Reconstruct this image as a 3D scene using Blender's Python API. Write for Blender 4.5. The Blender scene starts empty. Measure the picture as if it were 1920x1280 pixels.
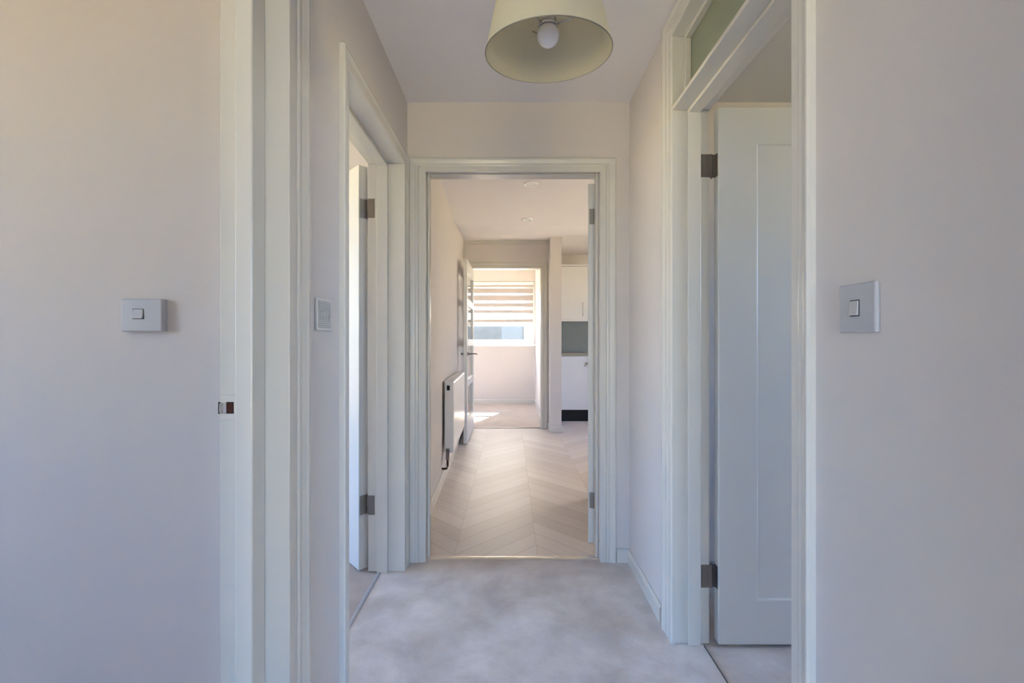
import bpy, bmesh, math, random
from mathutils import Vector, Matrix, noise
random.seed(4)
S = bpy.context.scene
COL = S.collection
PI = math.pi

# ------------------------------------------------------------------ materials
def nodes(name):
    m = bpy.data.materials.new(name); m.use_nodes = True
    return m, m.node_tree, m.node_tree.nodes['Principled BSDF']

def paint(name, col, rough=0.55, var=0.03, bump=0.05, scale=60.0, spec=0.4):
    m, t, b = nodes(name)
    N, L = t.nodes, t.links
    tc = N.new('ShaderNodeTexCoord')
    n1 = N.new('ShaderNodeTexNoise'); n1.inputs['Scale'].default_value = 2.2; n1.inputs['Detail'].default_value = 3
    mx = N.new('ShaderNodeMix'); mx.data_type = 'RGBA'
    mx.inputs[6].default_value = (*[c*(1-var) for c in col], 1)
    mx.inputs[7].default_value = (*[min(1, c*(1+var)) for c in col], 1)
    L.new(tc.outputs['Object'], n1.inputs['Vector']); L.new(n1.outputs['Fac'], mx.inputs[0])
    L.new(mx.outputs[2], b.inputs['Base Color'])
    n2 = N.new('ShaderNodeTexNoise'); n2.inputs['Scale'].default_value = scale; n2.inputs['Detail'].default_value = 4
    bp = N.new('ShaderNodeBump'); bp.inputs['Strength'].default_value = bump; bp.inputs['Distance'].default_value = 0.002
    L.new(tc.outputs['Object'], n2.inputs['Vector']); L.new(n2.outputs['Fac'], bp.inputs['Height'])
    L.new(bp.outputs['Normal'], b.inputs['Normal'])
    b.inputs['Roughness'].default_value = rough
    b.inputs['Specular IOR Level'].default_value = spec
    return m

def carpet(name, c1, c2, c3):
    m, t, b = nodes(name)
    N, L = t.nodes, t.links
    tc = N.new('ShaderNodeTexCoord')
    n1 = N.new('ShaderNodeTexNoise'); n1.inputs['Scale'].default_value = 4.2; n1.inputs['Detail'].default_value = 8; n1.inputs['Roughness'].default_value = .62
    n1.inputs['Distortion'].default_value = .25
    r1 = N.new('ShaderNodeValToRGB')
    e = r1.color_ramp.elements
    e[0].position = .33; e[0].color = (*c1, 1); e[1].position = .68; e[1].color = (*c2, 1)
    n2 = N.new('ShaderNodeTexNoise'); n2.inputs['Scale'].default_value = 260; n2.inputs['Detail'].default_value = 3
    mx = N.new('ShaderNodeMix'); mx.data_type = 'RGBA'
    mf = N.new('ShaderNodeMath'); mf.operation = 'MULTIPLY'; mf.inputs[1].default_value = .38
    L.new(n2.outputs['Fac'], mf.inputs[0]); L.new(mf.outputs[0], mx.inputs[0])
    L.new(r1.outputs['Color'], mx.inputs[6]); mx.inputs[7].default_value = (*c3, 1)
    for n in (n1, n2): L.new(tc.outputs['Object'], n.inputs['Vector'])
    L.new(n1.outputs['Fac'], r1.inputs['Fac']); L.new(mx.outputs[2], b.inputs['Base Color'])
    ad = N.new('ShaderNodeMath'); ad.operation = 'MULTIPLY_ADD'; ad.inputs[1].default_value = .35
    L.new(n1.outputs['Fac'], ad.inputs[0]); L.new(n2.outputs['Fac'], ad.inputs[2])
    bp = N.new('ShaderNodeBump'); bp.inputs['Strength'].default_value = .5; bp.inputs['Distance'].default_value = .006
    L.new(ad.outputs[0], bp.inputs['Height']); L.new(bp.outputs['Normal'], b.inputs['Normal'])
    b.inputs['Roughness'].default_value = .95; b.inputs['Specular IOR Level'].default_value = .1
    b.inputs['Sheen Weight'].default_value = .25; b.inputs['Sheen Roughness'].default_value = .5
    return m

def chevron(name):
    """Herringbone-look vinyl: plank columns .44 m wide, planks .115 m laid at 45 degrees."""
    m, t, b = nodes(name)
    N, L = t.nodes, t.links
    tc = N.new('ShaderNodeTexCoord'); sp = N.new('ShaderNodeSeparateXYZ')
    L.new(tc.outputs['Object'], sp.inputs[0])
    def ma(op, a, bb=None, c=None):
        n = N.new('ShaderNodeMath'); n.operation = op
        for i, v in enumerate((a, bb, c)):
            if v is None: continue
            if isinstance(v, (int, float)): n.inputs[i].default_value = v
            else: L.new(v, n.inputs[i])
        return n.outputs[0]
    W = .447
    xs = ma('DIVIDE', ma('ADD', sp.outputs['X'], .305), W)
    ci = ma('FLOOR', xs)
    fx = ma('SUBTRACT', xs, ci)
    par = ma('MODULO', ma('ADD', ci, 40.0), 2.0)
    tri = ma('ABSOLUTE', ma('SUBTRACT', fx, par))       # rises on even columns, falls on odd ones
    v = ma('DIVIDE', ma('SUBTRACT', sp.outputs['Y'], ma('MULTIPLY', tri, W)), .163)
    pi_ = ma('FLOOR', v); fv = ma('SUBTRACT', v, pi_)
    cx = N.new('ShaderNodeCombineXYZ'); L.new(ci, cx.inputs[0]); L.new(pi_, cx.inputs[1])
    wn = N.new('ShaderNodeTexWhiteNoise'); L.new(cx.outputs[0], wn.inputs['Vector'])
    # grain runs along each plank
    gx = N.new('ShaderNodeCombineXYZ')
    L.new(ma('MULTIPLY', sp.outputs['X'], 3.0), gx.inputs[0]); L.new(ma('MULTIPLY', v, 5.5), gx.inputs[1]); L.new(wn.outputs['Value'], gx.inputs[2])
    gn = N.new('ShaderNodeTexNoise'); gn.inputs['Scale'].default_value = 1.6; gn.inputs['Detail'].default_value = 5
    L.new(gx.outputs[0], gn.inputs['Vector'])
    fac = ma('MULTIPLY_ADD', wn.outputs['Value'], .55, ma('MULTIPLY', gn.outputs['Fac'], .45))
    rp = N.new('ShaderNodeValToRGB'); e = rp.color_ramp.elements
    e[0].position = .15; e[0].color = (.60, .52, .475, 1); e[1].position = .85; e[1].color = (.74, .665, .625, 1)
    L.new(fac, rp.inputs['Fac'])
    edge = ma('MINIMUM', ma('MINIMUM', fv, ma('SUBTRACT', 1.0, fv)), ma('MULTIPLY', ma('MINIMUM', fx, ma('SUBTRACT', 1.0, fx)), 6.0))
    seam = ma('LESS_THAN', edge, .022)
    mx = N.new('ShaderNodeMix'); mx.data_type = 'RGBA'
    L.new(ma('MULTIPLY', seam, .38), mx.inputs[0]); L.new(rp.outputs['Color'], mx.inputs[6]); mx.inputs[7].default_value = (.25, .19, .16, 1)
    L.new(mx.outputs[2], b.inputs['Base Color'])
    bp = N.new('ShaderNodeBump'); bp.inputs['Strength'].default_value = .12; bp.inputs['Distance'].default_value = .002
    L.new(gn.outputs['Fac'], bp.inputs['Height']); L.new(bp.outputs['Normal'], b.inputs['Normal'])
    b.inputs['Roughness'].default_value = .42; b.inputs['Specular IOR Level'].default_value = .6
    return m

def metal(name, col, rough):
    m, t, b = nodes(name)
    n = t.nodes.new('ShaderNodeTexNoise'); n.inputs['Scale'].default_value = 180
    mr = t.nodes.new('ShaderNodeMapRange'); mr.inputs[3].default_value = rough*.8; mr.inputs[4].default_value = rough*1.25
    t.links.new(n.outputs['Fac'], mr.inputs[0]); t.links.new(mr.outputs[0], b.inputs['Roughness'])
    b.inputs['Base Color'].default_value = (*col, 1); b.inputs['Metallic'].default_value = 1
    return m

def glass(name, tint, mixer=.1, rough=0.0):
    """thin pane: mostly clear, reflects by fresnel"""
    m = bpy.data.materials.new(name); m.use_nodes = True
    t = m.node_tree; N, L = t.nodes, t.links
    for n in list(N): N.remove(n)
    o = N.new('ShaderNodeOutputMaterial'); tr = N.new('ShaderNodeBsdfTransparent'); tr.inputs[0].default_value = (*tint, 1)
    g = N.new('ShaderNodeBsdfGlossy'); g.inputs['Roughness'].default_value = rough
    lw = N.new('ShaderNodeLayerWeight'); lw.inputs[0].default_value = .5
    pw = N.new('ShaderNodeMath'); pw.operation = 'POWER'; pw.inputs[1].default_value = 5
    f = N.new('ShaderNodeMath'); f.operation = 'MULTIPLY_ADD'; f.inputs[1].default_value = .9; f.inputs[2].default_value = .012
    L.new(lw.outputs['Facing'], pw.inputs[0]); L.new(pw.outputs[0], f.inputs[0])
    mx = N.new('ShaderNodeMixShader')
    L.new(f.outputs[0], mx.inputs[0]); L.new(tr.outputs[0], mx.inputs[1]); L.new(g.outputs[0], mx.inputs[2]); L.new(mx.outputs[0], o.inputs[0])
    return m

def veil(name, col, clear, dif=.6):
    """woven cloth: part see-through, part translucent, part diffuse"""
    m = bpy.data.materials.new(name); m.use_nodes = True
    t = m.node_tree; N, L = t.nodes, t.links
    for n in list(N): N.remove(n)
    o = N.new('ShaderNodeOutputMaterial'); tr = N.new('ShaderNodeBsdfTransparent')
    tl = N.new('ShaderNodeBsdfTranslucent'); tl.inputs[0].default_value = (*col, 1)
    df = N.new('ShaderNodeBsdfDiffuse'); df.inputs[0].default_value = (*col, 1)
    m1 = N.new('ShaderNodeMixShader'); m1.inputs[0].default_value = dif
    m2 = N.new('ShaderNodeMixShader'); m2.inputs[0].default_value = clear
    L.new(tl.outputs[0], m1.inputs[1]); L.new(df.outputs[0], m1.inputs[2])
    L.new(m1.outputs[0], m2.inputs[1]); L.new(tr.outputs[0], m2.inputs[2]); L.new(m2.outputs[0], o.inputs[0])
    return m

M = {}
M['wall'] = paint('wall_emulsion', (.64, .60, .58), .8, .015, .06, 220, .25)
M['ceil'] = paint('ceiling_emulsion', (.82, .785, .775), .85, .015, .05, 160, .2)
M['gloss'] = paint('white_gloss_woodwork', (.625, .608, .565), .24, .01, .03, 45, .5)
M['leaf'] = paint('white_satin_door', (.66, .665, .65), .38, .01, .03, 60, .45)
M['plast'] = paint('white_plastic', (.47, .475, .50), .3, .005, .0, 50, .5)
M['bezel'] = paint('bright_white_bezel', (.93, .93, .92), .2, .0, .0, 50, .6)
M['plate'] = paint('pale_plate_edge', (.62, .62, .61), .3, .005, .0, 50, .5)
M['greyp'] = paint('grey_plastic', (.39, .40, .415), .42, .02, .0, 50, .5)
M['dark'] = paint('dark_recess', (.02, .018, .016), .8, .1, .1, 80, .2)
M['brown'] = paint('bare_brown_timber', (.07, .022, .012), .7, .25, .3, 120, .2)
M['hinge'] = metal('worn_steel', (.27, .25, .235), .34)
M['chrome'] = metal('chrome', (.66, .65, .64), .14)
M['dsteel'] = metal('dark_steel', (.22, .19, .18), .3)
M['strip'] = metal('silver_threshold', (.80, .78, .75), .25)
M['rad'] = paint('radiator_enamel', (.74, .725, .70), .25, .01, .0, 40, .5)
M['shade'] = veil('cream_lamp_fabric', (.75, .71, .59), 0.0, .5)
M['rim'] = paint('brown_grey_wire', (.22, .20, .16), .5, .05, 0, 50, .4)
M['bulb'] = paint('opal_bulb', (.86, .83, .85), .1, .0, .0, 40, .6)
M['carpet'] = carpet('grey_beige_carpet', (.48, .415, .375), (.76, .70, .66), (.49, .43, .40))
M['carpetb'] = carpet('taupe_carpet', (.40, .335, .29), (.53, .47, .43), (.30, .24, .20))
M['carpetd'] = carpet('beige_carpet', (.50, .42, .35), (.60, .52, .45), (.42, .34, .28))
M['vinyl'] = chevron('pale_chevron_vinyl')
M['cab'] = paint('white_cabinet_front', (.74, .735, .74), .3, .005, .0, 40, .5)
M['work'] = paint('stone_worktop', (.30, .27, .22), .3, .2, .0, 90, .5)
M['splash'] = paint('shaded_splashback', (.25, .285, .28), .25, .04, .0, 20, .5)  # mid grey holds the shade under the wall cabinet
M['plinth'] = paint('black_plinth', (.012, .012, .012), .5, .1, .0, 20, .3)
M['pane'] = glass('window_glass', (.97, .985, .98))
M['obsc'] = veil('green_fanlight_glass', (.345, .38, .32), .12)
M['upvc'] = paint('white_window_frame', (.82, .82, .81), .25, .005, .0, 30, .5)
M['band'] = veil('blind_cloth', (.46, .42, .415), .0, .993)
M['sheer'] = veil('blind_sheer', (.85, .84, .82), .72)
M['sild'] = paint('white_sill', (.84, .83, .81), .3, .005, .0, 30, .5)
M['grass'] = paint('pale_paving', (.325, .262, .14), .95, .2, .4, 6, .1)
M['hill'] = paint('hazy_hillside', (.115, .080, .048), .95, .35, .2, 4, .1)
M['leafage'] = paint('tree_leafage', (.06, .066, .05), .9, .3, .6, 3, .2)
M['bark'] = paint('tree_bark', (.10, .075, .05), .9, .2, .6, 9, .1)

# ------------------------------------------------------------------ mesh helpers
class MB:
    def __init__(s): s.bm = bmesh.new()
    def box(s, x0, x1, y0, y1, z0, z1):
        v = [s.bm.verts.new((x, y, z)) for z in (z0, z1) for x, y in ((x0, y0), (x1, y0), (x1, y1), (x0, y1))]
        for f in ((3, 2, 1, 0), (4, 5, 6, 7), (0, 1, 5, 4), (1, 2, 6, 5), (2, 3, 7, 6), (3, 0, 4, 7)):
            s.bm.faces.new([v[i] for i in f])
        return s
    def rings(s, rings, closed=True, caps=True):
        R = [[s.bm.verts.new(p) for p in r] for r in rings]
        n = len(R[0])
        for a, b in zip(R[:-1], R[1:]):
            for i in range(n if closed else n-1):
                j = (i+1) % n
                s.bm.faces.new((a[i], a[j], b[j], b[i]))
        if caps:
            s.bm.faces.new(list(reversed(R[0]))); s.bm.faces.new(R[-1])
        return s
    def tube(s, pts, r, n=10, caps=True):
        pts = [Vector(p) for p in pts]; rings = []
        for i, p in enumerate(pts):
            d = (pts[min(i+1, len(pts)-1)] - pts[max(i-1, 0)]).normalized()
            a = Vector((0, 0, 1)) if abs(d.z) < .9 else Vector((1, 0, 0))
            u = d.cross(a).normalized(); w = d.cross(u).normalized()
            rr = r[i] if isinstance(r, (list, tuple)) else r
            rings.append([p + u*math.cos(2*PI*k/n)*rr + w*math.sin(2*PI*k/n)*rr for k in range(n)])
        return s.rings(rings, True, caps)
    def lathe(s, prof, n=48, mat=Matrix(), closed_prof=False):
        """prof: list of (r, z); r==0 makes a pole"""
        rows = []
        for r, z in prof:
            if r < 1e-6: rows.append([s.bm.verts.new(mat @ Vector((0, 0, z)))])
            else: rows.append([s.bm.verts.new(mat @ Vector((r*math.cos(2*PI*k/n), r*math.sin(2*PI*k/n), z))) for k in range(n)])
        pairs = list(zip(rows[:-1], rows[1:]))
        if closed_prof: pairs.append((rows[-1], rows[0]))
        for a, b in pairs:
            for i in range(n):
                j = (i+1) % n
                if len(a) == 1 and len(b) == 1: continue
                if len(a) == 1: s.bm.faces.new((a[0], b[j], b[i]))
                elif len(b) == 1: s.bm.faces.new((a[i], a[j], b[0]))
                else: s.bm.faces.new((a[i], a[j], b[j], b[i]))
        return s
    def torus(s, R, r, mat=Matrix(), n=40, k=8):
        return s.lathe([(R+r*math.cos(2*PI*i/k), r*math.sin(2*PI*i/k)) for i in range(k)], n, mat, True)
    def xf(s, mat): s.bm.transform(mat); return s
    def build(s, name, mat, parent=None, bevel=0, smooth=False, segs=2, loc=None):
        bmesh.ops.recalc_face_normals(s.bm, faces=s.bm.faces)
        me = bpy.data.meshes.new(name); s.bm.to_mesh(me); s.bm.free()
        me.materials.append(M[mat])
        o = bpy.data.objects.new(name, me); COL.objects.link(o)
        if smooth:
            for p in me.polygons: p.use_smooth = True
        if bevel:
            b = o.modifiers.new('bevel', 'BEVEL'); b.width = bevel; b.segments = segs
            b.limit_method = 'ANGLE'; b.angle_limit = math.radians(40); b.harden_normals = False
        if parent is not None:
            o.parent = parent
            if parent.type == 'EMPTY': o.matrix_parent_inverse = Matrix.Translation(-parent.location)
        return o

def tag(o, label, cat, kind=None, group=None):
    o['label'] = label; o['category'] = cat
    if kind: o['kind'] = kind
    if group: o['group'] = group
    return o
def thing(name, label, cat, loc, kind=None, group=None):
    e = bpy.data.objects.new(name, None); COL.objects.link(e); e.location = loc; e.empty_display_size = .05
    return tag(e, label, cat, kind, group)
def struct(name, mb, mat, label, cat, bevel=0):
    return tag(mb.build(name, mat, bevel=bevel), label, cat, 'structure')

def wall(name, label, axis, p0, p1, a0, a1, ops=(), z1=2.56, mat='wall'):
    """slab between p0..p1 across `axis`, running a0..a1, holes (a0,a1,z0,z1)"""
    mb = MB()
    def put(u0, u1, w0, w1):
        if u1-u0 < 1e-4 or w1-w0 < 1e-4: return
        if axis == 'x': mb.box(p0, p1, u0, u1, w0, w1)
        else: mb.box(u0, u1, p0, p1, w0, w1)
    cur = a0
    for (o0, o1, q0, q1) in sorted(ops):
        put(cur, o0, 0, z1); put(o0, o1, 0, q0); put(o0, o1, q1, z1); cur = o1
    put(cur, a1, 0, z1)
    return struct(name, mb, mat, label, 'wall')

# architrave: moulded section swept round an opening with mitred corners
SEC = [(0, 0), (0, .008), (.03, .0115), (.33, .012), (.37, .0085), (.41, .0135), (.47, .0145), (.53, .0135), (.58, .0125), (.78, .0165), (.84, .0185), (.93, .0185), (1, .013), (1, 0)]
def architrave(mp, a0, a1, zh, w0, w1, wh, thick=1.0, z0=0.0):
    rings = []
    for k in range(4):
        r = []
        for u, t in SEC:
            a, z = ((a0-u*w0, z0), (a0-u*w0, zh+u*wh), (a1+u*w1, zh+u*wh), (a1+u*w1, z0))[k]
            r.append(mp(a, z, t*thick))
        rings.append(r)
    return MB().rings(rings)
def u_frame(axis, p0, p1, a0, a1, zh, th, z0=0.0):
    """jambs + head, inner faces at a0,a1,zh"""
    mb = MB()
    def put(u0, u1, w0, w1):
        if axis == 'x': mb.box(p0, p1, u0, u1, w0, w1)
        else: mb.box(u0, u1, p0, p1, w0, w1)
    put(a0-th, a0, z0, zh+th); put(a1, a1+th, z0, zh+th); put(a0, a1, zh, zh+th)
    return mb
def skirt(pts, h, t, nrm):
    """skirting board along a straight run with a rounded top; nrm = direction into the room"""
    a, b = Vector((*pts[0], 0)), Vector((*pts[1], 0)); n = Vector((*nrm, 0))
    sec = [(0, 0), (t, 0), (t, h-.016), (t*.8, h-.006), (t*.45, h), (0, h)]
    return MB().rings([[p + n*u + Vector((0, 0, z)) for u, z in sec] for p in (a, b)])

# ------------------------------------------------------------------ dimensions
CH = 2.39          # hall ceiling
XL, XR = -.54, .618
KX = -.54          # kitchen left wall face at y = 3; the wall drifts outwards beyond
def drift(o):
    for v in o.data.vertices: v.co.x -= .027*(v.co.y - 3.0)
    return o
T = -.69           # back face of the hall's left wall

# ------------------------------------------------------------------ shell
wall('wall_left', 'warm white hall wall left of camera with two doorways', 'x', T, XL, -2.65, 2.37, [(.295, 1.112, 0, 2.085), (1.453, 2.29, 0, 2.053)])
wall('wall_right', 'warm white hall wall on the right pierced by the fanlight doorway', 'x', XR, .748, -2.65, 2.37, [(.955, 1.755, 0, 2.33)])
wall('wall_end', 'grey beige end wall of the hall above the kitchen doorway', 'y', 2.37, 2.50, T, 3.5, [(-.467, .490, 0, 2.062)])
wall('wall_back', 'wall behind the camera with a glazed opening added for daylight', 'y', -2.75, -2.65, -3.4, 3.5, [(-.46, .54, .08, 2.25)])
wall('wall_side', 'plain wall at far left carrying the boxed light switch', 'y', 1.2, 1.32, -3.7, T)
wall('wall_west', 'outer wall of the room on the left', 'x', -3.4, -3.3, -2.65, 1.2, [(-1.1, .25, .80, 2.15)])
wall('wall_bedroom', 'outer wall of the room behind the open left door', 'x', -3.7, -3.6, 1.32, 5.1, [(1.4, 3.0, .45, 2.2)])
wall('wall_bedroom_end', 'end wall of the room behind the open left door', 'y', 5.0, 5.1, -3.6, T)
drift(wall('wall_kitchen_left', 'pinkish white kitchen wall behind the radiator', 'x', T, KX, 2.50, 6.0))
wall('wall_east', 'outer wall of the room on the right', 'x', 3.4, 3.5, -2.65, 2.37, [(.0, 1.4, 1.25, 2.3)])
wall('wall_kitchen_right', 'outer kitchen wall with a window opening added for daylight', 'x', 3.0, 3.1, 2.50, 7.2, [(4.2, 5.2, .90, 2.15)])
wall('wall_kitchen_back', 'kitchen wall behind the white cabinets', 'y', 7.1, 7.2, .64, 3.0, z1=2.62)
wall('wall_far', 'wall with the far doorway and grey panel above it', 'y', 6.0, 6.1, -2.7, .497, [(-.525, .415, 0, 2.13)], z1=2.62)
mb = MB(); mb.box(.45, .64, 6.1, 8.35, 0, 2.62); mb.box(.497, .64, 5.76, 6.1, 0, 2.62)
struct('wall_partition', mb, 'wall', 'narrow white wall end between far doorway and kitchen cabinets', 'wall')
wall('wall_window', 'sunlit cream wall below and around the far window', 'y', 8.35, 8.6, -2.8, .64, [(-.80, .43, 1.06, 2.25)], z1=2.62)
wall('wall_far_left', 'left wall of the sunny far room', 'x', -2.8, -2.7, 6.0, 8.35, [(6.6, 7.8, .9, 2.15)], z1=2.62)

def slab(name, mat, x0, x1, y0, y1, z0, z1, label, cat):
    return struct(name, MB().box(x0, x1, y0, y1, z0, z1), mat, label, cat)
slab('ceiling', 'ceil', T, .748, -2.70, 2.42, CH, 2.5, 'grey white hall ceiling that the lampshade hangs from', 'ceiling')
slab('ceiling', 'ceil', -3.4, T, -2.70, 1.26, CH, 2.5, 'ceiling of the room at far left', 'ceiling')
slab('ceiling', 'ceil', -3.65, T, 1.26, 5.05, CH, 2.5, 'ceiling of the room behind the open left door', 'ceiling')
M['ceil_dim'] = paint('dimmed_ceiling_paint', (.55, .56, .57), .85, .015, .05, 160, .2)  # ceiling emulsion with the right room's dimness put into its colour
slab('ceiling', 'ceil_dim', .748, 3.45, -2.70, 2.42, CH, 2.5, 'right room ceiling above the door, its dimness painted in grey', 'ceiling')
slab('ceiling', 'ceil', -2.75, .55, 6.05, 8.5, 2.50, 2.6, 'ceiling of the sunny far room', 'ceiling')
mb = MB()
sec = [(2.42, 2.40), (4.95, 2.40), (5.62, 2.462), (7.15, 2.50), (7.15, 2.62), (2.42, 2.62)]
mb.rings([[(x, y, z) for y, z in sec] for x in (-.66, 3.05)])
struct('ceiling', mb, 'ceil', 'pinkish white kitchen ceiling with two recessed spotlights', 'ceiling')

slab('floor', 'carpet', -.653, .728, -2.70, 2.405, -.1, 0, 'pale grey carpet of the hall with brushed patches', 'floor')
slab('floor', 'carpetb', -3.65, -.653, 1.26, 5.05, -.1, -.004, 'brownish carpet behind the open left door', 'floor')
slab('floor', 'carpetb', -3.35, -.653, -2.70, 1.26, -.1, -.004, 'carpet of the room at far left', 'floor')
slab('floor', 'carpet', .728, 3.45, -2.70, 2.405, -.1, -.006, 'shaded blue grey carpet under the open right door', 'floor')
slab('floor', 'vinyl', -.63, 3.05, 2.405, 7.15, -.1, -.002, 'pale chevron plank floor of the kitchen', 'floor')
slab('floor', 'carpetd', -2.75, .5, 6.035, 8.45, -.098, .004, 'beige carpet of the sunny far room', 'floor')

# ------------------------------------------------------------------ skirting boards
def base(name, pts, nrm, label, h=.068, t=.014):
    return struct(name, skirt(pts, h, t, nrm), 'gloss', label, 'skirting board')
base('baseboard_right', ((XR, 1.852), (XR, 2.37)), (-1, 0), 'white skirting along the right hall wall between the two doorways')
base('baseboard_end', ((.548, 2.37), (XR-.014, 2.37)), (0, -1), 'tiny skirting in the corner right of the kitchen doorway')
base('baseboard_left', ((XL, 1.215), (XL, 1.385)), (1, 0), 'white skirting between the two left doorways')
drift(base('baseboard_kitchen', ((KX, 2.52), (KX, 5.985)), (1, 0), 'glossy white skirting under the radiator', .085, .016))
mb = skirt(((.497, 5.99), (.497, 5.745)), .085, .016, (-1, 0))
mb2 = skirt(((.481, 5.76), (.656, 5.76)), .085, .016, (0, -1))
mb2.bm.to_mesh(bpy.data.meshes.new('tmp_skirting')); mb.bm.from_mesh(bpy.data.meshes['tmp_skirting']); mb2.bm.free()
bpy.data.meshes.remove(bpy.data.meshes['tmp_skirting'])
m3 = skirt(((.64, 5.745), (.64, 6.48)), .085, .016, (1, 0))
m3.bm.to_mesh(bpy.data.meshes.new('tmp_skirting')); mb.bm.from_mesh(bpy.data.meshes['tmp_skirting']); m3.bm.free()
bpy.data.meshes.remove(bpy.data.meshes['tmp_skirting'])
struct('baseboard_partition', mb, 'gloss', 'white skirting wrapped round the narrow wall end', 'skirting board')
base('baseboard_window', ((-2.7, 8.35), (.45, 8.35)), (0, -1), 'white skirting under the far window', .085, .016)
base('baseboard_far_right', ((.45, 6.12), (.45, 8.33)), (-1, 0), 'white skirting on the right of the sunny far room', .085, .016)

# ------------------------------------------------------------------ door frames (trim) and leaves (door)
def left_map(x): return lambda a, z, t: (x+t, a, z)
def right_map(x): return lambda a, z, t: (x-t, a, z)
def face_map(y): return lambda a, z, t: (a, y-t, z)

# frame at near left: only its far jamb, stop and architraves are in sight
f = thing('trim_1', 'white doorway frame at near left with a latch strike', 'door frame', (T, .7, 0), 'structure')
u_frame('x', -.694, -.528, .325, 1.085, 2.055, .027).build('lining', 'gloss', f, .002)
u_frame('x', -.6255, -.5857, .38, 1.030, 2.000, .055).build('door_stop', 'gloss', f, .003)
architrave(left_map(XL), .320, 1.088, 2.058, .11, .106, .11, .95).build('architrave', 'gloss', f)
architrave(right_map(T), .320, 1.092, 2.062, .07, .07, .07, .72).build('architrave', 'gloss', f)
sp_ = MB().box(-.6925, -.656, 1.0825, 1.086, .958, 1.018).build('strike_plate', 'gloss', f, .001)
MB().box(-.676, -.661, 1.0815, 1.085, .9755, .9995).build('latch_hole', 'brown', sp_)
b_ = MB().box(-.6775, -.6595, 1.0820, 1.0845, .9735, .9756); b_.box(-.6775, -.6595, 1.0820, 1.0845, .9994, 1.0012); b_.box(-.6612, -.6595, 1.0820, 1.0845, .9755, .9995)
b_.box(-.6945, -.6915, 1.0790, 1.0830, .9735, 1.0012)
b_.build('latch_hole_edge', 'dark', sp_)
lip = MB()
lip.rings([[(-.676, 1.0805, z), (-.681, 1.077, z), (-.687, 1.0755, z), (-.6925, 1.079, z), (-.6925, 1.081, z), (-.687, 1.0775, z), (-.681, 1.079, z), (-.676, 1.084, z)] for z in (.976, .999)])
lip.build('strike_lip', 'chrome', sp_)

# second left doorway, leaf swung away into the bright room
f = thing('trim_2', 'white frame of the left doorway whose door stands open', 'door frame', (T, 1.87, 0), 'structure')
u_frame('x', -.712, -.528, 1.486, 2.265, 2.030, .025).build('lining', 'gloss', f, .002)
u_frame('x', -.664, -.611, 1.500, 2.249, 2.014, .016).build('door_stop', 'gloss', f, .002)
architrave(left_map(XL), 1.482, 2.269, 2.034, .050, .066, .052).build('architrave', 'gloss', f)
architrave(right_map(T), 1.474, 2.275, 2.034, .066, .05, .056, .6).build('architrave', 'gloss', f)

def leaf_mesh(w, h, th, panel=None, depth=.006):
    """leaf with hinge edge on x=0, closed along +x, thickness 0..th in y; panels recessed on both faces"""
    mb = MB()
    if not panel:
        return mb.box(0, w, 0, th, 0, h)
    l, r, bt, tp = panel; bm = mb.bm
    o = ((0, 0), (w, 0), (w, h), (0, h)); i = ((l, bt), (w-r, bt), (w-r, h-tp), (l, h-tp))
    e = .004; i2 = ((l+e, bt+e), (w-r-e, bt+e), (w-r-e, h-tp-e), (l+e, h-tp-e))
    outs = []
    for y, s in ((0, 1), (th, -1)):
        O = [bm.verts.new((x, y, z)) for x, z in o]; I = [bm.verts.new((x, y, z)) for x, z in i]
        D = [bm.verts.new((x, y+s*depth, z)) for x, z in i2]
        for k in range(4):
            j = (k+1) % 4
            bm.faces.new((O[k], O[j], I[j], I[k])); bm.faces.new((I[k], I[j], D[j], D[k]))
        bm.faces.new(D); outs.append(O)
    for k in range(4):
        j = (k+1) % 4
        bm.faces.new((outs[0][k], outs[0][j], outs[1][j], outs[1][k]))
    return mb
def hinge_mesh(z, h=.095, w=.03, th=.0012):
    """hinge knuckle on the z axis; one plate flat along +x, (the leaf edge plate is added by the caller)"""
    mb = MB()
    for i in range(5):
        a = z + h*i/5
        mb.tube([(0, 0, a+.0008), (0, 0, a+h/5-.0008)], .0062, 12)
    mb.tube([(0, 0, z+h), (0, 0, z+h+.004)], [.0055, .002], 12)
    mb.tube([(0, 0, z-.004), (0, 0, z)], [.002, .0055], 12)
    return mb

# leaf frame: local x runs along the leaf from the hinge, local y is thickness
def place(mb, pin, dirx, thy):
    """local (x,y) -> world with x along dirx and y along thy"""
    m = Matrix(((dirx[0], thy[0], 0, pin[0]), (dirx[1], thy[1], 0, pin[1]), (0, 0, 1, 0), (0, 0, 0, 1)))
    return mb.xf(m)

def lever_parts(parent, pin, dx, ty, x, yface, out, z, mat, along=1, reach=.11, bend=.03, stand=.052):
    h = place(MB().tube([(x, yface, z), (x, yface+out*.008, z)], [.026, .025], 24), pin, dx, ty).build('handle_rose', mat, parent, .001)
    h2 = MB().tube([(x, yface+out*.006, z), (x, yface+out*.03, z), (x+along*.004, yface+out*(stand-.008), z), (x+along*.02, yface+out*stand, z),
                    (x+along*reach*.55, yface+out*(stand+bend*.35), z+.001), (x+along*reach*.85, yface+out*(stand+bend*.8), z-.002), (x+along*reach, yface+out*(stand+bend), z-.008)],
                   [.008, .008, .0085, .009, .008, .0075, .006], 12)
    place(h2, pin, dx, ty).build('door_handle', mat, parent, smooth=True)

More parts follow.
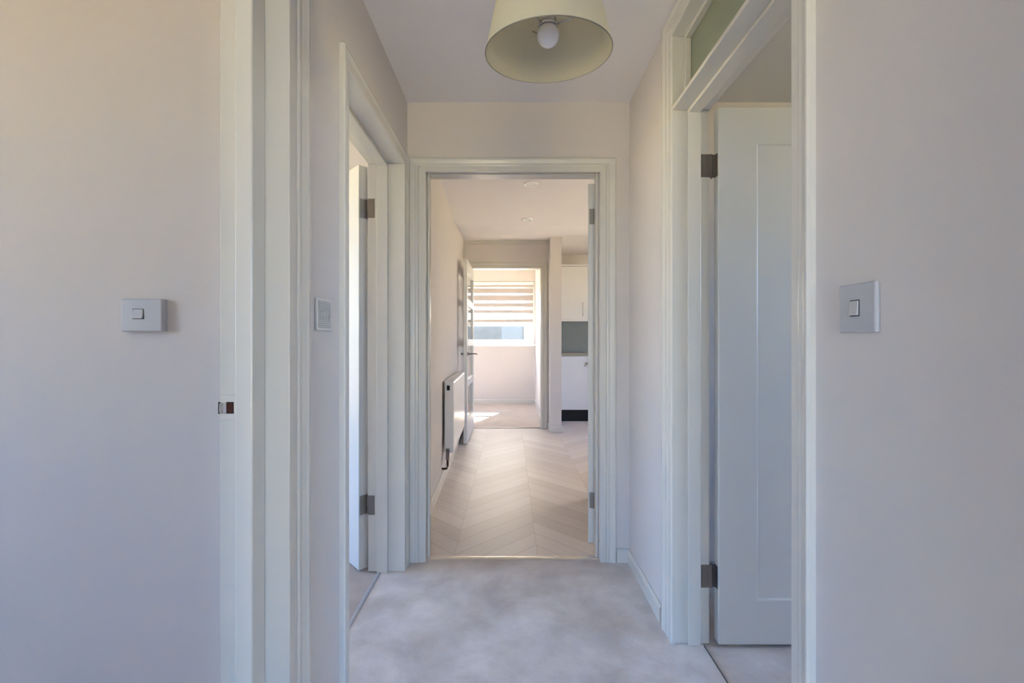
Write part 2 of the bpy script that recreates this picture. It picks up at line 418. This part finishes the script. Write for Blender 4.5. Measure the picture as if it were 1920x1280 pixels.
# door_1: the leaf in the left doorway, hinged on the far jamb, opened about 135 degrees
ang = math.radians(46)
dx = (-math.cos(ang), math.sin(ang)); ty = (math.sin(ang), math.cos(ang))   # leaf runs left and away; hinge edge faces the jamb
pin = (-.7545, 2.256)
d = thing('door_1', 'white door in the left doorway, swung back, its hinge edge in view', 'door', (pin[0], pin[1], 0), 'structure')
place(leaf_mesh(.76, 2.012, .047, (.11, .11, .2, .13)), pin, dx, ty).xf(Matrix.Translation((0, 0, .01))).build('leaf', 'leaf', d, .0015)
for zz in (.283, 1.76):
    mb = hinge_mesh(zz)
    mb.box(-.0012, .0, -.042, -.004, zz, zz+.095)
    hb = place(mb, (pin[0]+ty[0]*.047-dx[0]*.003, pin[1]+ty[1]*.047-dx[1]*.003), dx, ty)
    # jamb plate: flat on the lining face
    hb.box(-.712, -.678, 2.2632, 2.2652, zz, zz+.095)
    hb.build('hinge', 'hinge', d)

# door frame at the end of the hall
f = thing('trim_3', 'white frame of the kitchen doorway at the end of the hall', 'door frame', (0, 2.43, 0), 'structure')
u_frame('y', 2.358, 2.505, -.442, .462, 2.037, .025).build('lining', 'gloss', f, .002)
u_frame('y', 2.405, 2.452, -.430, .450, 2.026, .011).build('door_stop', 'gloss', f, .002)
architrave(face_map(2.37), -.450, .466, 2.024, .084, .080, .074).build('architrave', 'gloss', f)

ang = math.radians(12)
dx = (math.sin(ang), math.cos(ang)); ty = (-math.cos(ang), math.sin(ang))     # leaf runs into the kitchen, hall face towards -x
pin = (.4665, 2.512)
d = thing('door_2', 'white kitchen door standing open, edge-on at right of the end doorway', 'door', (pin[0], pin[1], 0), 'structure')
place(leaf_mesh(.86, 1.985, .04, (.11, .11, .2, .13)), pin, dx, ty).xf(Matrix.Translation((0, 0, .032))).build('leaf', 'leaf', d, .0015)
for zz in (.225, 1.792):
    mb = hinge_mesh(zz, .085); mb.box(-.0012, .0, .006, .032, zz, zz+.085)
    place(mb, (pin[0]-.001, pin[1]-.004), dx, ty).build('hinge', 'hinge', d)
lever_parts(d, pin, dx, ty, .80, .04, 1, .985, 'chrome', along=-1, stand=.05, bend=.0)
lever_parts(d, pin, dx, ty, .80, .0, -1, .985, 'chrome', along=-1, stand=.05, bend=.0)

# right doorway: storey-height frame with a fanlight
f = thing('trim_4', 'tall white frame of the right doorway with fanlight bar, reaching the ceiling', 'door frame', (.69, 1.36, 0), 'structure')
u_frame('x', .607, .752, .985, 1.725, 2.300, .030).build('lining', 'gloss', f, .002)
mb = MB().box(.611, .752, .985, 1.725, 2.020, 2.034)
mb.build('transom_bar', 'gloss', f, .002)
u_frame('x', .668, .716, .997, 1.713, 2.008, .012).build('door_stop', 'gloss', f, .002)
gb = u_frame('x', .655, .678, 1.000, 1.710, 2.285, .015, 2.034); gb.box(.655, .678, 1.0, 1.710, 2.034, 2.046)
gb.build('glazing_bead', 'gloss', f, .002)
architrave(right_map(XR), .988, 1.722, 2.318, .066, .104, .070, .9).build('architrave', 'gloss', f)
w = thing('window_1', 'green tinted fanlight pane above the right doorway', 'window', (.682, 1.355, 2.06), 'structure')
MB().box(.679, .684, .99, 1.72, 2.036, 2.299).build('pane', 'obsc', w)

pin = (.7775, 1.743)
dx = (1, 0); ty = (0, -1)
d = thing('door_3', 'white shaker door standing open in the right doorway', 'door', (pin[0], pin[1], 0), 'structure')
place(leaf_mesh(.74, 2.012, .04, (.145, .145, .167, .138), .007), pin, dx, ty).xf(Matrix.Translation((0, 0, .010))).build('leaf', 'leaf', d, .0025)
for zz in (.213, 1.768):
    mb = hinge_mesh(zz, .086)
    hb = place(mb, (.7625, 1.731), dx, ty)
    hb.box(.714, .760, 1.7232, 1.7256, zz, zz+.086)
    hb.box(.7640, .7772, 1.728, 1.7295, zz, zz+.086); hb.box(.7758, .7772, 1.710, 1.738, zz, zz+.086)
    for q in (.725, .736, .747):
        hb.box(q, q+.002, 1.7222, 1.7240, zz+.006, zz+.080)
    hb.build('hinge', 'hinge', d)
lever_parts(d, pin, dx, ty, .685, .04, 1, .985, 'chrome', along=-1, bend=0)

# far doorway with its glazed leaf folded back against the kitchen wall
f = thing('trim_5', 'white frame of the far doorway into the sunny room', 'door frame', (-.05, 6.05, 0), 'structure')
u_frame('y', 5.992, 6.108, -.500, .390, 2.105, .024).build('lining', 'gloss', f, .002)
architrave(face_map(6.0), -.504, .394, 2.109, .071, .085, .075).build('architrave', 'gloss', f)
architrave(lambda a, z, t: (a, 6.1+t, z), -.504, .394, 2.109, .055, .055, .06).build('architrave', 'gloss', f)

pin = (-.528, 5.985); dx = (0, -1); ty = (1, 0)
d = thing('door_4', 'pale far door folded back towards the kitchen wall with a dark lever handle', 'door', (pin[0], pin[1], 0), 'structure')
W_, H_, TH = .93, 2.055, .04
mb = MB(); zr = [0, .24, .62, .70, 1.08, 1.16, 1.54, 1.62, 1.925, H_]
mb.box(0, .105, 0, TH, 0, H_); mb.box(W_-.105, W_, 0, TH, 0, H_)
for i in range(0, 9, 2): mb.box(.105, W_-.105, 0, TH, zr[i], zr[i+1])
lf = place(mb, pin, dx, ty).xf(Matrix.Translation((0, 0, .012))).build('leaf', 'leaf', d, .002)
for i in range(1, 8, 2):
    place(MB().box(.10, W_-.10, .017, .023, zr[i]-.004, zr[i+1]+.004), pin, dx, ty).xf(Matrix.Translation((0, 0, .012))).build('pane', 'pane', lf)
lever_parts(d, pin, dx, ty, W_-.065, TH, 1, 1.005, 'dsteel', along=-1, reach=.10, bend=.045, stand=.055)
lever_parts(d, pin, dx, ty, W_-.065, 0, -1, 1.005, 'dsteel', along=-1, reach=.08, bend=.0, stand=.030)

# thresholds
tb = MB().rings([[(x, 2.392, 0), (x, 2.396, .004), (x, 2.404, .0065), (x, 2.412, .0065), (x, 2.420, .004), (x, 2.424, -.002)] for x in (-.441, .461)])
struct('trim_6', tb, 'strip', 'thin silver strip between hall carpet and kitchen floor', 'threshold strip')
tb = MB().rings([[(-.664, y, -.004), (-.660, y, .003), (-.653, y, .005), (-.646, y, .004), (-.642, y, 0)] for y in (1.479, 2.252)])
struct('trim_7', tb, 'greyp', 'grey strip across the left doorway floor', 'threshold strip')
tb = MB().rings([[(.725, y, 0), (.726, y, .002), (.729, y, .002), (.731, y, -.006)] for y in (.998, 1.712)])
struct('trim_8', tb, 'dsteel', 'thin dark strip across the right doorway floor', 'threshold strip')
tb = MB().rings([[(x, 6.018, -.002), (x, 6.022, .006), (x, 6.035, .008), (x, 6.046, .006), (x, 6.05, .0)] for x in (-.499, .389)])
struct('trim_9', tb, 'dsteel', 'dark strip across the far doorway floor', 'threshold strip')
# slim post and head moulding round the panel above the far doorway
tb = MB().box(-.617, -.575, 5.965, 6.0, .0, 2.47)
tb.box(-.575, .497, 5.985, 6.0, 2.43, 2.47)
struct('trim_10', tb, 'gloss', 'slim pale post and cornice edging the panel above the far doorway', 'moulding', .003)

# ------------------------------------------------------------------ windows
def window(name, label, axis, p0, p1, a0, a1, z0, z1, bars=()):
    e = thing(name, label, 'window', ((p0+p1)/2, (a0+a1)/2, z0) if axis == 'x' else ((a0+a1)/2, (p0+p1)/2, z0), 'structure')
    mb = MB(); w = .06
    def put(u0, u1, c0, c1, q0=p0, q1=p1, m=None):
        m = m or mb
        if axis == 'x': m.box(q0, q1, u0, u1, c0, c1)
        else: m.box(u0, u1, q0, q1, c0, c1)
    put(a0, a0+w, z0, z1); put(a1-w, a1, z0, z1); put(a0+w, a1-w, z0, z0+w); put(a0+w, a1-w, z1-w, z1)
    for b in bars: put(b-.025, b+.025, z0+w, z1-w)
    mb.build('window_frame', 'upvc', e, .003)
    g = MB(); pm = (p0+p1)/2
    put(a0+w-.005, a1-w+.005, z0+w-.005, z1-w+.005, pm-.003, pm+.003, g)
    g.build('pane', 'pane', e)
    return e
window('window_2', 'unseen glazed opening behind the camera, placed for daylight', 'y', -2.73, -2.67, -.46, .54, .08, 2.25)  # windows here are out of view, placed only to admit daylight
window('window_3', 'unseen side window of the left room, placed for daylight', 'x', -3.38, -3.32, -1.1, .25, .80, 2.15, (-.42,))
window('window_4', 'unseen window of the room behind the open left door, placed for daylight', 'x', -3.68, -3.62, 1.4, 3.0, .45, 2.2, (2.2,))
window('window_5', 'unseen side window of the room on the right, placed for daylight', 'x', 3.42, 3.48, 0, 1.4, 1.25, 2.3, (.7,))
window('window_6', 'unseen kitchen side window, placed for daylight', 'x', 3.02, 3.08, 4.2, 5.2, .90, 2.15)
window('window_7', 'unseen side window added to brighten the far room', 'x', -2.78, -2.72, 6.6, 7.8, .9, 2.15, (7.2,))  # added out of view to bring more sky light into the far room
# the far window in view
e = thing('window_8', 'bright white framed window at the end of the far room', 'window', (-.18, 8.5, 1.06), 'structure')
mb = MB(); y0, y1 = 8.47, 8.54
mb.box(-.80, -.73, y0, y1, 1.09, 2.25); mb.box(.355, .43, y0, y1, 1.09, 2.25); mb.box(-.73, .355, y0, y1, 1.09, 1.135); mb.box(-.73, .355, y0, y1, 2.19, 2.25)
mb.build('window_frame', 'upvc', e, .004)
mb = MB(); y0, y1 = 8.45, 8.52
mb.box(-.728, -.70, y0, y1, 1.135, 2.19); mb.box(.245, .353, y0, y1, 1.135, 2.19); mb.box(-.70, .245, y0, y1, 1.135, 1.178); mb.box(-.70, .245, y0, y1, 2.13, 2.19)
mb.build('sash', 'upvc', e, .004)
MB().box(-.705, .25, 8.482, 8.488, 1.173, 2.135).build('pane', 'pane', e)
MB().box(-.83, .449, 8.315, 8.47, 1.062, 1.09).build('sill', 'sild', e, .006)

bl = thing('zebra_blind', 'grey and sheer striped blind half lowered over the far window', 'blind', (-.18, 8.40, 2.24), None)
MB().box(-.785, .418, 8.37, 8.44, 2.185, 2.245).build('headrail', 'upvc', bl, .008)
mb = MB(); ms = MB()
zb = [(2.19, 2.148), (2.125, 2.035), (1.998, 1.898), (1.853, 1.782), (1.728, 1.668), (1.552, 1.500)]
for a, b in zb: mb.box(-.775, .408, 8.395, 8.3966, b, a)
zs = [2.148, 2.125, 2.035, 1.998, 1.898, 1.853, 1.782, 1.728, 1.668, 1.552]
for i in range(0, 10, 2): ms.box(-.775, .408, 8.3952, 8.3964, zs[i+1], zs[i])
mb.build('cloth_band', 'band', bl); ms.build('sheer_cloth', 'sheer', bl)
MB().box(-.78, .413, 8.385, 8.407, 1.43, 1.507).build('bottom_rail', 'upvc', bl, .006)

# ------------------------------------------------------------------ pendant lamp
C0 = Vector((.0886, 1.08, 1.827))
TILT = Matrix.Translation(C0) @ Matrix.Rotation(math.radians(6.0), 4, 'X') @ Matrix.Rotation(math.radians(-1.0), 4, 'Y')
top = TILT @ Vector((0, 0, .20))
lamp = thing('pendant_lamp', 'cream drum lampshade with an unlit globe bulb hanging from the hall ceiling', 'lamp', (C0.x, C0.y, CH))
R0, R1, HS = .150, .099, .205
pr = [(R0, 0), (R1, HS), (R1-.0022, HS), (R0-.0022, 0)]
sh = MB().lathe(pr, 96, TILT, True).build('lamp_shade', 'shade', lamp, smooth=False)
for p in sh.data.polygons: p.use_smooth = True
mo = sh.modifiers.new('split', 'EDGE_SPLIT'); mo.split_angle = math.radians(40)
rm = MB().torus(R0-.001, .0014, TILT @ Matrix.Translation((0, 0, .001)), 96, 8)
rm.build('wire_rim', 'rim', sh, smooth=True)
MB().torus(R1-.001, .002, TILT @ Matrix.Translation((0, 0, HS)), 72, 8).build('wire_rim', 'rim', sh, smooth=True)
ZS = .063
sp = MB().torus(.021, .003, TILT @ Matrix.Translation((0, 0, ZS)), 32, 8)
for k in range(3):
    a = 2*PI*k/3 + PI/2 + .25
    ca, sa = math.cos(a), math.sin(a); re = R0-(R0-R1)*(ZS+.05)/HS-.003
    sp.tube([TILT @ Vector((ca*.021, sa*.021, ZS)), TILT @ Vector((ca*.05, sa*.05, ZS+.004)), TILT @ Vector((ca*re, sa*re, ZS+.05))], .0019, 8)
sp.build('shade_spider', 'chrome', lamp, smooth=True)
lh = MB().lathe([(0, .14), (.010, .138), (.014, .12), (.017, .10), (.019, .098), (.0195, .066), (.017, .064), (0, .064)], 32, TILT)
lh.build('lamp_holder', 'plast', lamp, smooth=True)
bb = MB(); prof = [(0, .015)]
rb = .0265
for i in range(1, 17):
    th = PI*i/20
    prof.append((rb*math.sin(th), .015+rb-rb*math.cos(th)))
prof += [(.0135, .064), (.0125, .068), (0, .068)]
bb.lathe(prof, 40, TILT).build('bulb', 'bulb', lamp, smooth=True)
pv = TILT @ Vector((0, 0, .135))
MB().tube([pv, pv+Vector((-.004, -.005, .05)), Vector((pv.x-.006, pv.y-.008, 2.2)), Vector((pv.x-.006, pv.y-.008, CH-.03))], .0034, 10).build('flex', 'upvc', lamp, smooth=True)
MB().lathe([(0, -.034), (.012, -.034), (.016, -.026), (.038, -.022), (.044, -.010), (.045, 0), (0, 0)], 40, Matrix.Translation((pv.x-.006, pv.y-.008, CH))).build('ceiling_rose', 'upvc', lamp, smooth=True)

# ------------------------------------------------------------------ switches and plate
def plate_box(mb, c, u, n, w, h, t):
    """box centred at c on a wall: u = horizontal axis, n = outward normal"""
    c, u, n = Vector(c), Vector(u), Vector(n)
    vs = []
    for k in (0, t):
        for a, z in ((-1, -1), (1, -1), (1, 1), (-1, 1)):
            vs.append(mb.bm.verts.new(c + u*a*w/2 + Vector((0, 0, z*h/2)) + n*k))
    for f in ((3, 2, 1, 0), (4, 5, 6, 7), (0, 1, 5, 4), (1, 2, 6, 5), (2, 3, 7, 6), (3, 0, 4, 7)): mb.bm.faces.new([vs[i] for i in f])
    return mb
def rocker(parent, c, u, n, w, h, t0, mat='plast'):
    c, u, n = Vector(c), Vector(u), Vector(n)
    sec = [(-h/2, 0), (-h/2, t0+.0052), (-h*.1, t0+.0030), (h/2, t0+.0016), (h/2, 0)]
    MB().rings([[c + u*s*w/2 + Vector((0, 0, z)) + n*q for z, q in sec] for s in (-1, 1)]).build('rocker', mat, parent, .0008)
    plate_box(MB(), c+n*(t0-.002), u, n, w+.003, h+.003, .0024).build('rocker_gap', 'dark', parent)

s = thing('light_switch', 'white single light switch on the right-hand wall, nearest the camera', 'light switch', (XR, .803, 1.204), None, 'wall light switches')
plate_box(MB(), (XR, .803, 1.204), (0, -1, 0), (-1, 0, 0), .086, .087, .009).build('switch_plate', 'plast', s, .0035, segs=3)
rocker(s, (XR, .806, 1.204), (0, -1, 0), (-1, 0, 0), .019, .026, .009)
s = thing('light_switch', 'boxed light switch on the far left wall with a small square rocker', 'light switch', (-.959, 1.2, 1.2134), None, 'wall light switches')
plate_box(MB(), (-.959, 1.2, 1.2134), (1, 0, 0), (0, -1, 0), .1065, .085, .0125).build('back_box', 'plast', s, .002)
plate_box(MB(), (-.959, 1.188, 1.2134), (1, 0, 0), (0, -1, 0), .1065, .085, .0085).build('switch_plate', 'plast', s, .003, segs=3)
rocker(s, (-.9665, 1.188, 1.2165), (1, 0, 0), (0, -1, 0), .026, .024, .0085)

s = thing('wall_plate', 'grey patterned square wall plate between the two left doorways', 'wall plate', (XL, 1.30, 1.221))
plate_box(MB(), (XL, 1.298, 1.221), (0, 1, 0), (1, 0, 0), .100, .090, .0085).build('plate_frame', 'plate', s, .002)
plate_box(MB(), (XL+.007, 1.298, 1.221), (0, 1, 0), (1, 0, 0), .086, .076, .0022).build('plate_inset', 'greyp', s, .0008)
mb = MB()
for i in range(13):
    z = 1.221-.034+i*.068/12
    plate_box(mb, (XL+.009, 1.298, z), (0, 1, 0), (1, 0, 0), .080, .0022, .0012)
mb.build('ridges', 'plate', s)
mb = MB(); rr = random.Random(3)
for i in range(4):
    yy = 1.268+i*.019
    mb.tube([(XL+.0105, yy, 1.206+rr.uniform(0, .006)), (XL+.0112, yy+.004, 1.222), (XL+.0105, yy+.010, 1.232-rr.uniform(0, .008)), (XL+.0105, yy+.012, 1.214)], .0015, 8)
mb.build('raised_pattern', 'plate', s, smooth=True)

# ------------------------------------------------------------------ kitchen: radiator
r = thing('radiator', 'white panel radiator on the kitchen left wall in front of the far door', 'radiator', (-.5, 4.3, .24))
ry0, ry1, rz0, rz1 = 3.70, 4.88, .243, .822
mb = MB(); mb.box(-.482, -.464, ry0+.012, ry1-.012, rz0, rz1-.012)
mb.build('front_panel', 'rad', r, .006, segs=3)
mb = MB(); mb.box(-.536, -.520, ry0+.02, ry1-.02, rz0+.01, rz1-.015); mb.build('back_panel', 'rad', r, .004)
fins = MB()
for i in range(26):
    y = ry0+.03+i*(ry1-ry0-.06)/25
    fins.box(-.520, -.483, y-.003, y+.003, rz0+.03, rz1-.03)
fins.build('convector_fins', 'rad', r)
gr = MB(); gr.box(-.541, -.532, ry0+.008, ry1-.008, rz1-.014, rz1); gr.box(-.474, -.468, ry0+.008, ry1-.008, rz1-.014, rz1)
for i in range(40):
    y = ry0+.02+i*(ry1-ry0-.04)/39
    gr.box(-.533, -.473, y-.006, y+.006, rz1-.008, rz1)
gr.build('top_grille', 'rad', r, .001)
for y in (ry0, ry1-.012):
    c = MB().box(-.541, -.466, y, y+.012, rz0, rz1-.002).build('end_cap', 'rad', r, .005)
    if y == ry0:
        MB().box(-.522, -.497, y-.0015, y+.004, rz1-.075, rz1-.035).build('vent', 'dark', c, .001)
for y in (3.9, 4.7): MB().box(-.556, -.534, y-.02, y+.02, rz0+.06, rz1-.06).build('bracket', 'rad', r, .002)
v = MB(); v.tube([(-.512, ry0+.012, .262), (-.512, ry0-.022, .262)], .010, 14); v.tube([(-.512, ry0-.022, .278), (-.512, ry0-.022, .19)], .0145, 14)
v.build('valve', 'dsteel', r, .001)
MB().tube([(-.512, ry0-.022, .19), (-.512, ry0-.022, .135), (-.516, ry0-.022, .122), (-.53, ry0-.022, .117), (-.565, ry0-.022, .117)], .009, 12).build('pipe', 'brown', r, smooth=True)
for o in [r]+list(r.children):
    for q in ([o] if o.type == 'MESH' else [])+list(o.children if o.type == 'MESH' else []):
        for v in q.data.vertices: v.co.x -= .027*(v.co.y-3.7)

# ------------------------------------------------------------------ kitchen: spotlights
for y, x, z, lab in ((3.617, .161, 2.40, 'white recessed ceiling spotlight nearer the kitchen doorway'), (4.675, .164, 2.40, 'white recessed ceiling spotlight further into the kitchen')):
    e = thing('spotlight', lab, 'ceiling light', (x, y, z), None, 'kitchen spotlights')
    m4 = Matrix.Translation((x, y, z))
    MB().lathe([(.058, 0), (.058, -.006), (.053, -.011), (.042, -.011), (.036, -.004), (.034, 0)], 40, m4).build('bezel', 'bezel', e, smooth=True)
    MB().lathe([(.036, -.0008), (.030, -.0028), (.018, -.0034), (0, -.0036)], 32, m4).build('lens', 'plate', e, smooth=True)

# ------------------------------------------------------------------ kitchen: cabinets
e = thing('base_cabinet', 'white kitchen base cabinet with black plinth under the worktop', 'cabinet', (.9, 6.8, 0))
MB().box(.662, 1.16, 6.52, 7.09, .165, .938).build('carcass', 'cab', e, .001)
dr = MB().box(.664, 1.158, 6.50, 6.519, .170, .935).build('cabinet_door', 'cab', e, .002)
MB().tube([(1.10, 6.501, .905), (1.10, 6.47, .905), (1.10, 6.47, .775), (1.10, 6.501, .775)], .005, 10).build('bar_handle', 'chrome', dr, smooth=True)
MB().box(.662, 1.16, 6.55, 6.57, 0, .164).build('plinth', 'plinth', e)
tag(MB().box(.645, 1.18, 6.48, 7.09, .939, .978).build('worktop', 'work', None, .003), 'stone coloured worktop slab on the white base cabinet', 'worktop')
tag(MB().box(.645, 1.3, 7.082, 7.099, .979, 1.49).build('splashback', 'splash'), 'splashback between worktop and wall cabinet, cabinet shade painted in its grey', 'splashback')
e = thing('wall_cabinet', 'white kitchen wall cabinet with a slim bar handle above the splashback', 'cabinet', (.9, 6.9, 1.45))
MB().box(.645, 1.145, 6.772, 7.08, 1.478, 2.262).build('carcass', 'cab', e, .001)
dr = MB().box(.647, 1.125, 6.752, 6.771, 1.482, 2.258).build('cabinet_door', 'cab', e, .002)
MB().tube([(1.062, 6.753, 1.725), (1.062, 6.722, 1.725), (1.062, 6.722, 1.525), (1.062, 6.753, 1.525)], .005, 10).build('bar_handle', 'chrome', dr, smooth=True)
MB().box(.645, 1.145, 6.745, 6.775, 1.445, 1.477).build('pelmet', 'cab', e, .002)
MB().box(.645, 1.145, 6.745, 7.08, 2.263, 2.288).build('top_panel', 'cab', e, .002)

# ------------------------------------------------------------------ outdoors
slab('added_overhang', 'upvc', 3.5, 3.9, -2.75, 2.5, 2.5, 2.6, 'added unseen overhang keeping sun off the right room window', 'added sun shade')  # added slab out of view, shades the right room window from the sun
mb = MB(); mb.box(-250, 250, -250, 30, -.9, -.35)
struct('trim_11', mb, 'grass', 'pale ground outside the windows', 'ground')
mb = MB(); n = 160; rows = []
for y in [30, 40, 50, 56]+[58+.35*k for k in range(14)]+[65, 72, 85, 110, 150]:
    row = []
    for i in range(n+1):
        x = -120 + i*240/n
        t = min(1, max(0, (y-58)/3.0)); t = t*t*(3-2*t)
        h = -.4 + t*(3.75 + .35*math.sin(x*.045+.6) + .55*noise.noise(Vector((x*.11, y*.03, 1.7))) + .3*noise.noise(Vector((x*.5, y*.2, 4.7))) + .012*(y-62)) + t*(1-t)*.8*noise.noise(Vector((x*.35, y*.6, 9.1))) 
        row.append((x, y, h))
    rows.append(row)
mb.rings(rows, closed=False, caps=False)
hl = mb.build('hillside', 'hill', smooth=True)
tag(hl, 'hazy wooded bank seen through the far window', 'hillside', 'structure')

def tree(px, y, ztop, rad, label, seed):
    x = (px-958)/853*y
    e = thing('tree', label, 'tree', (x, y, 1.0), None, 'trees on the skyline')
    MB().tube([(x, y, .8), (x+.1, y, ztop-rad*1.3), (x+.15, y, ztop-rad*.8)], [.35, .26, .12], 10).build('trunk', 'bark', e, smooth=True)
    b = MB(); bmesh.ops.create_icosphere(b.bm, subdivisions=4, radius=1.0)
    for v in b.bm.verts:
        p = v.co.copy()
        q = 1 + .28*noise.noise(p*1.7+Vector((seed, 0, 0))) + .16*noise.noise(p*4.3+Vector((0, seed, 0))) + .08*noise.noise(p*9)
        v.co = Vector((x+p.x*rad*q*1.15, y+p.y*rad*q, ztop-rad*.9+p.z*rad*q*.85))
    b.build('crown', 'leafage', e, smooth=True)
tree(965, 74, 5.15, 1.1, 'small rounded tree on the skyline, leftmost of three seen under the blind', 1.0)
tree(984, 70, 5.0, 1.25, 'middle tree of three on the skyline behind the striped blind', 2.3)
tree(1003, 66, 4.8, 1.25, 'rightmost skyline tree of three behind the striped blind', 5.1)

# ------------------------------------------------------------------ daylight
wd = bpy.data.worlds.new('sky'); S.world = wd; wd.use_nodes = True
N, L = wd.node_tree.nodes, wd.node_tree.links
bg = N['Background']
tc = N.new('ShaderNodeTexCoord'); sx = N.new('ShaderNodeSeparateXYZ'); L.new(tc.outputs['Generated'], sx.inputs[0])
rp = N.new('ShaderNodeValToRGB'); e = rp.color_ramp.elements
mr = N.new('ShaderNodeMapRange'); mr.inputs[1].default_value = -1; mr.inputs[2].default_value = 1
L.new(sx.outputs['Z'], mr.inputs[0]); L.new(mr.outputs[0], rp.inputs['Fac'])
e[0].position = .0; e[0].color = (.40, .34, .24, 1)
e[1].position = 1.0; e[1].color = (.17, .44, 1.10, 1)
for p, c in ((.47, (.46, .41, .28)), (.505, (.64, .78, .98)), (.58, (.36, .62, 1.08)), (.75, (.22, .51, 1.14))):
    k = e.new(p); k.color = (*c, 1)
rp2 = N.new('ShaderNodeValToRGB'); e2 = rp2.color_ramp.elements      # the sky is whiter and warmer round the sun
e2[0].position = .495; e2[0].color = (.46, .41, .28, 1); e2[1].position = 1.0; e2[1].color = (.42, .58, .95, 1)
for p, c in ((.505, (1.05, .96, .82)), (.70, (.92, .90, .86))):
    k = e2.new(p); k.color = (*c, 1)
L.new(mr.outputs[0], rp2.inputs['Fac'])
vd = N.new('ShaderNodeVectorMath'); vd.operation = 'DOT_PRODUCT'; vd.inputs[1].default_value = (.33, .944, 0)
L.new(tc.outputs['Generated'], vd.inputs[0])
m2 = N.new('ShaderNodeMapRange'); m2.inputs[1].default_value = .05; m2.inputs[2].default_value = .75
L.new(vd.outputs['Value'], m2.inputs[0])
mxs = N.new('ShaderNodeMix'); mxs.data_type = 'RGBA'
L.new(m2.outputs[0], mxs.inputs[0]); L.new(rp.outputs['Color'], mxs.inputs[6]); L.new(rp2.outputs['Color'], mxs.inputs[7])
L.new(mxs.outputs[2], bg.inputs['Color']); bg.inputs['Strength'].default_value = 3.3

def portal(name, loc, rot, sx_, sy_):
    l = bpy.data.lights.new(name, 'AREA'); l.shape = 'RECTANGLE'; l.size = sx_; l.size_y = sy_
    l.cycles.is_portal = True
    o = bpy.data.objects.new(name, l); COL.objects.link(o); o.location = loc; o.rotation_euler = rot
    return o
H = PI/2
# an area lamp shines along its local -Z
portal('daylight_front', (.04, -2.66, 1.165), (H, 0, 0), 1.0, 2.17)
portal('daylight_left_side', (-3.31, -.425, 1.475), (H, 0, -H), 1.35, 1.35)
portal('daylight_bedroom', (-3.61, 2.2, 1.325), (H, 0, -H), 1.6, 1.75)
portal('daylight_right_room', (3.41, .7, 1.775), (H, 0, H), 1.4, 1.05)
portal('daylight_kitchen_side', (3.01, 4.7, 1.525), (H, 0, H), 1.0, 1.25)
portal('daylight_far_side', (-2.71, 7.2, 1.525), (H, 0, -H), 1.2, 1.25)
portal('daylight_far', (-.185, 8.55, 1.65), (-H, 0, 0), 1.23, 1.2)

sl = bpy.data.lights.new('sun', 'SUN'); sl.energy = 40.0; sl.angle = math.radians(.55); sl.color = (1, .93, .82)
so = bpy.data.objects.new('sun', sl); COL.objects.link(so)
dv = Vector((-.42, -1.2, -1.22)).normalized()
so.rotation_euler = dv.to_track_quat('-Z', 'Y').to_euler(); so.location = (5, 20, 15)

# ------------------------------------------------------------------ camera and view
cd = bpy.data.cameras.new('camera'); cam = bpy.data.objects.new('camera', cd); COL.objects.link(cam)
cam.location = (0, 0, 1.145); cam.rotation_euler = (H, 0, 0)
cd.sensor_width = 36; cd.lens = 853/1920*36; cd.shift_x = 2/1920; cd.clip_start = .02; cd.clip_end = 900
S.camera = cam
S.view_settings.view_transform = 'Standard'; S.view_settings.look = 'None'
S.view_settings.gamma = 1; S.view_settings.use_curve_mapping = False
S.view_settings.exposure = 2.27
S.cycles.use_denoising = True
S.cycles.max_bounces = 14; S.cycles.diffuse_bounces = 9; S.cycles.glossy_bounces = 5; S.cycles.transparent_max_bounces = 12
S.cycles.sample_clamp_indirect = 8
